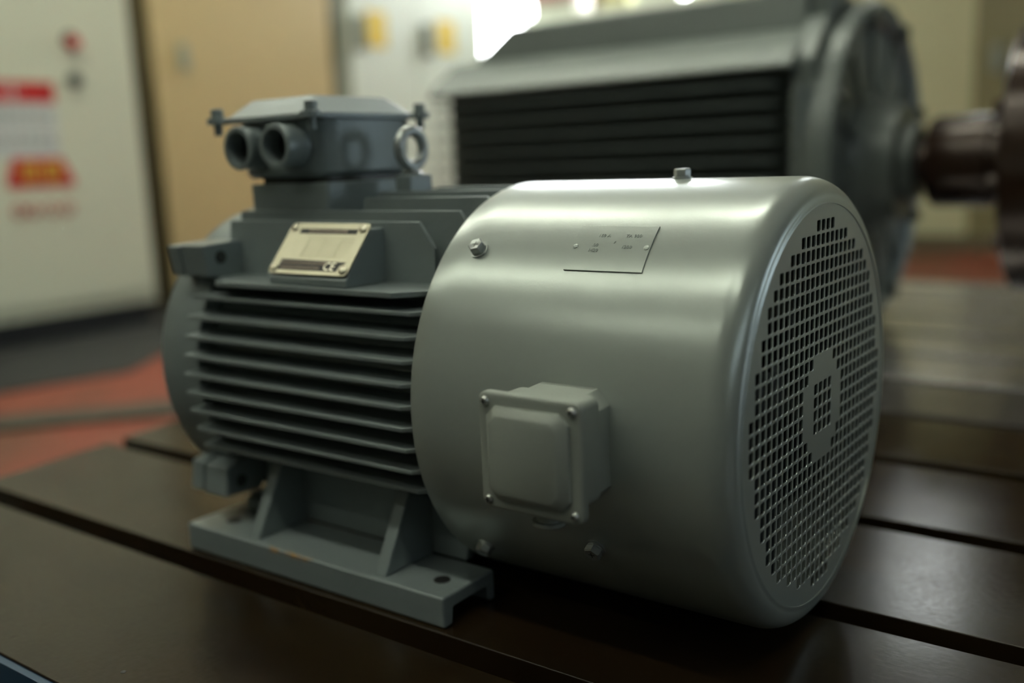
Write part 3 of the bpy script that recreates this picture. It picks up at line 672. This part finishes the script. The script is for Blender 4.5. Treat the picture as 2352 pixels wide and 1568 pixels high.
wl_ = MB().prism([(1.270, .325), (1.538, .325), (1.545, .345), (1.500, .440), (1.295, .440), (1.262, .345)], FX+.002, FX+.004, 'x').obj('warning_sticker', M['red'], cb, smooth=False)
g = MB()
for y in (1.325, 1.415):
    for (a, b, c, d) in ((0, .072, .350, .362), (0, .072, .384, .396), (.03, .044, .345, .428), (0, .012, .35, .41), (.06, .072, .35, .41), (.008, .064, .412, .424)): g.box(FX+.004, FX+.005, y+a, y+b, c, d)
g.obj('yellow_characters', M['yellow'], wl_, smooth=False)
g = MB()
for y in (1.30, 1.355, 1.43, 1.50):
    g.torus((FX+.002, y, .235), .021, .006, 'x', 16, 6)
g.obj('faded_characters', M['pinkred'], cb)

# beige cupboard, beyond the control cabinet
bc = thing('tall_cupboard', (-4.25, 2.83, ZF), 'tall beige wooden cupboard between pale control cabinet and white cabinet', 'cupboard')
MB().box(-4.5, -4.02, 2.23, 3.45, ZF, 2.0).obj('cupboard_body', M['beigeedge'], bc, bevel=0.004)
for a, b in ((2.232, 3.392),):
    MB().box(-4.02, -4.0, a, b, ZF+.04, 1.98).obj('cupboard_door', M['beige'], bc, bevel=0.003)
MB().box(-4.0, -3.985, 2.365, 2.42, .85, .98).obj('handle_plate', M['grey'], bc, bevel=0.004)
wc = thing('white_cabinet', (-4.25, 4.15, ZF), 'white two-door metal cabinet with dark handles and yellow labels', 'cabinet')
MB().box(-4.5, -4.02, 3.46, 4.83, ZF, 2.0).obj('cabinet_body', M['grey'], wc, bevel=0.004)
for (a, b) in ((3.555, 4.15), (4.16, 4.82)):
    dr = MB().box(-4.02, -4.0, a, b, ZF+.05, 1.98).obj('door', M['white'], wc, bevel=0.003)
    MB().box(-4.0, -3.955, a+.03, a+.085, 1.02, 1.22).obj('door_handle', M['handle'], dr, bevel=0.006)
for (a, b) in ((3.69, 3.86), (4.335, 4.51)):
    MB().box(-4.0, -3.995, a, b, 1.05, 1.255).obj('yellow_label', M['yellow'], wc, smooth=False)

# cabinet with small objects under the far window
lc = thing('low_cabinet', (-3.4, 5.5, ZF), 'grey-white cabinet under the bright far window, behind the huge motor', 'cabinet')
MB().box(-3.98, -2.45, 5.25, 5.72, ZF, 1.34).obj('cabinet_body', M['white'], lc, bevel=0.005)
for a in (-3.97, -3.21): MB().box(a, a+.75, 5.235, 5.25, ZF+.05, 1.32).obj('cabinet_door', M['white'], lc, bevel=0.003)
bxr = thing('storage_box', (-3.77, 5.5, 1.34), 'grey box with a dull red lid on the cabinet under the far window', 'box')
MB().box(-3.96, -3.58, 5.35, 5.65, 1.34, 1.45).obj('box_body', M['boxgrey'], bxr, bevel=0.004)
MB().box(-3.97, -3.57, 5.34, 5.66, 1.45, 1.72).obj('box_lid', M['boxred'], bxr, bevel=0.004)
tag(MB().lathe([(1.34, .05), (1.48, .05), (1.53, .02), (1.57, .02)], (-3.47, 5.45, 0), 'z', 20).obj('bottle', M['brownbottle']), 'dark brown bottle between the red-lidded box and the low yellow carton', 'bottle')
tag(MB().box(-3.38, -3.18, 5.35, 5.6, 1.34, 1.50).obj('carton', M['boxyellow'], bevel=0.005), 'low pale yellow carton beside the brown bottle', 'carton')
tag(MB().box(-3.12, -2.90, 5.35, 5.6, 1.34, 1.62).obj('carton', M['white'], bevel=0.005), 'white carton right of the low yellow carton', 'carton')
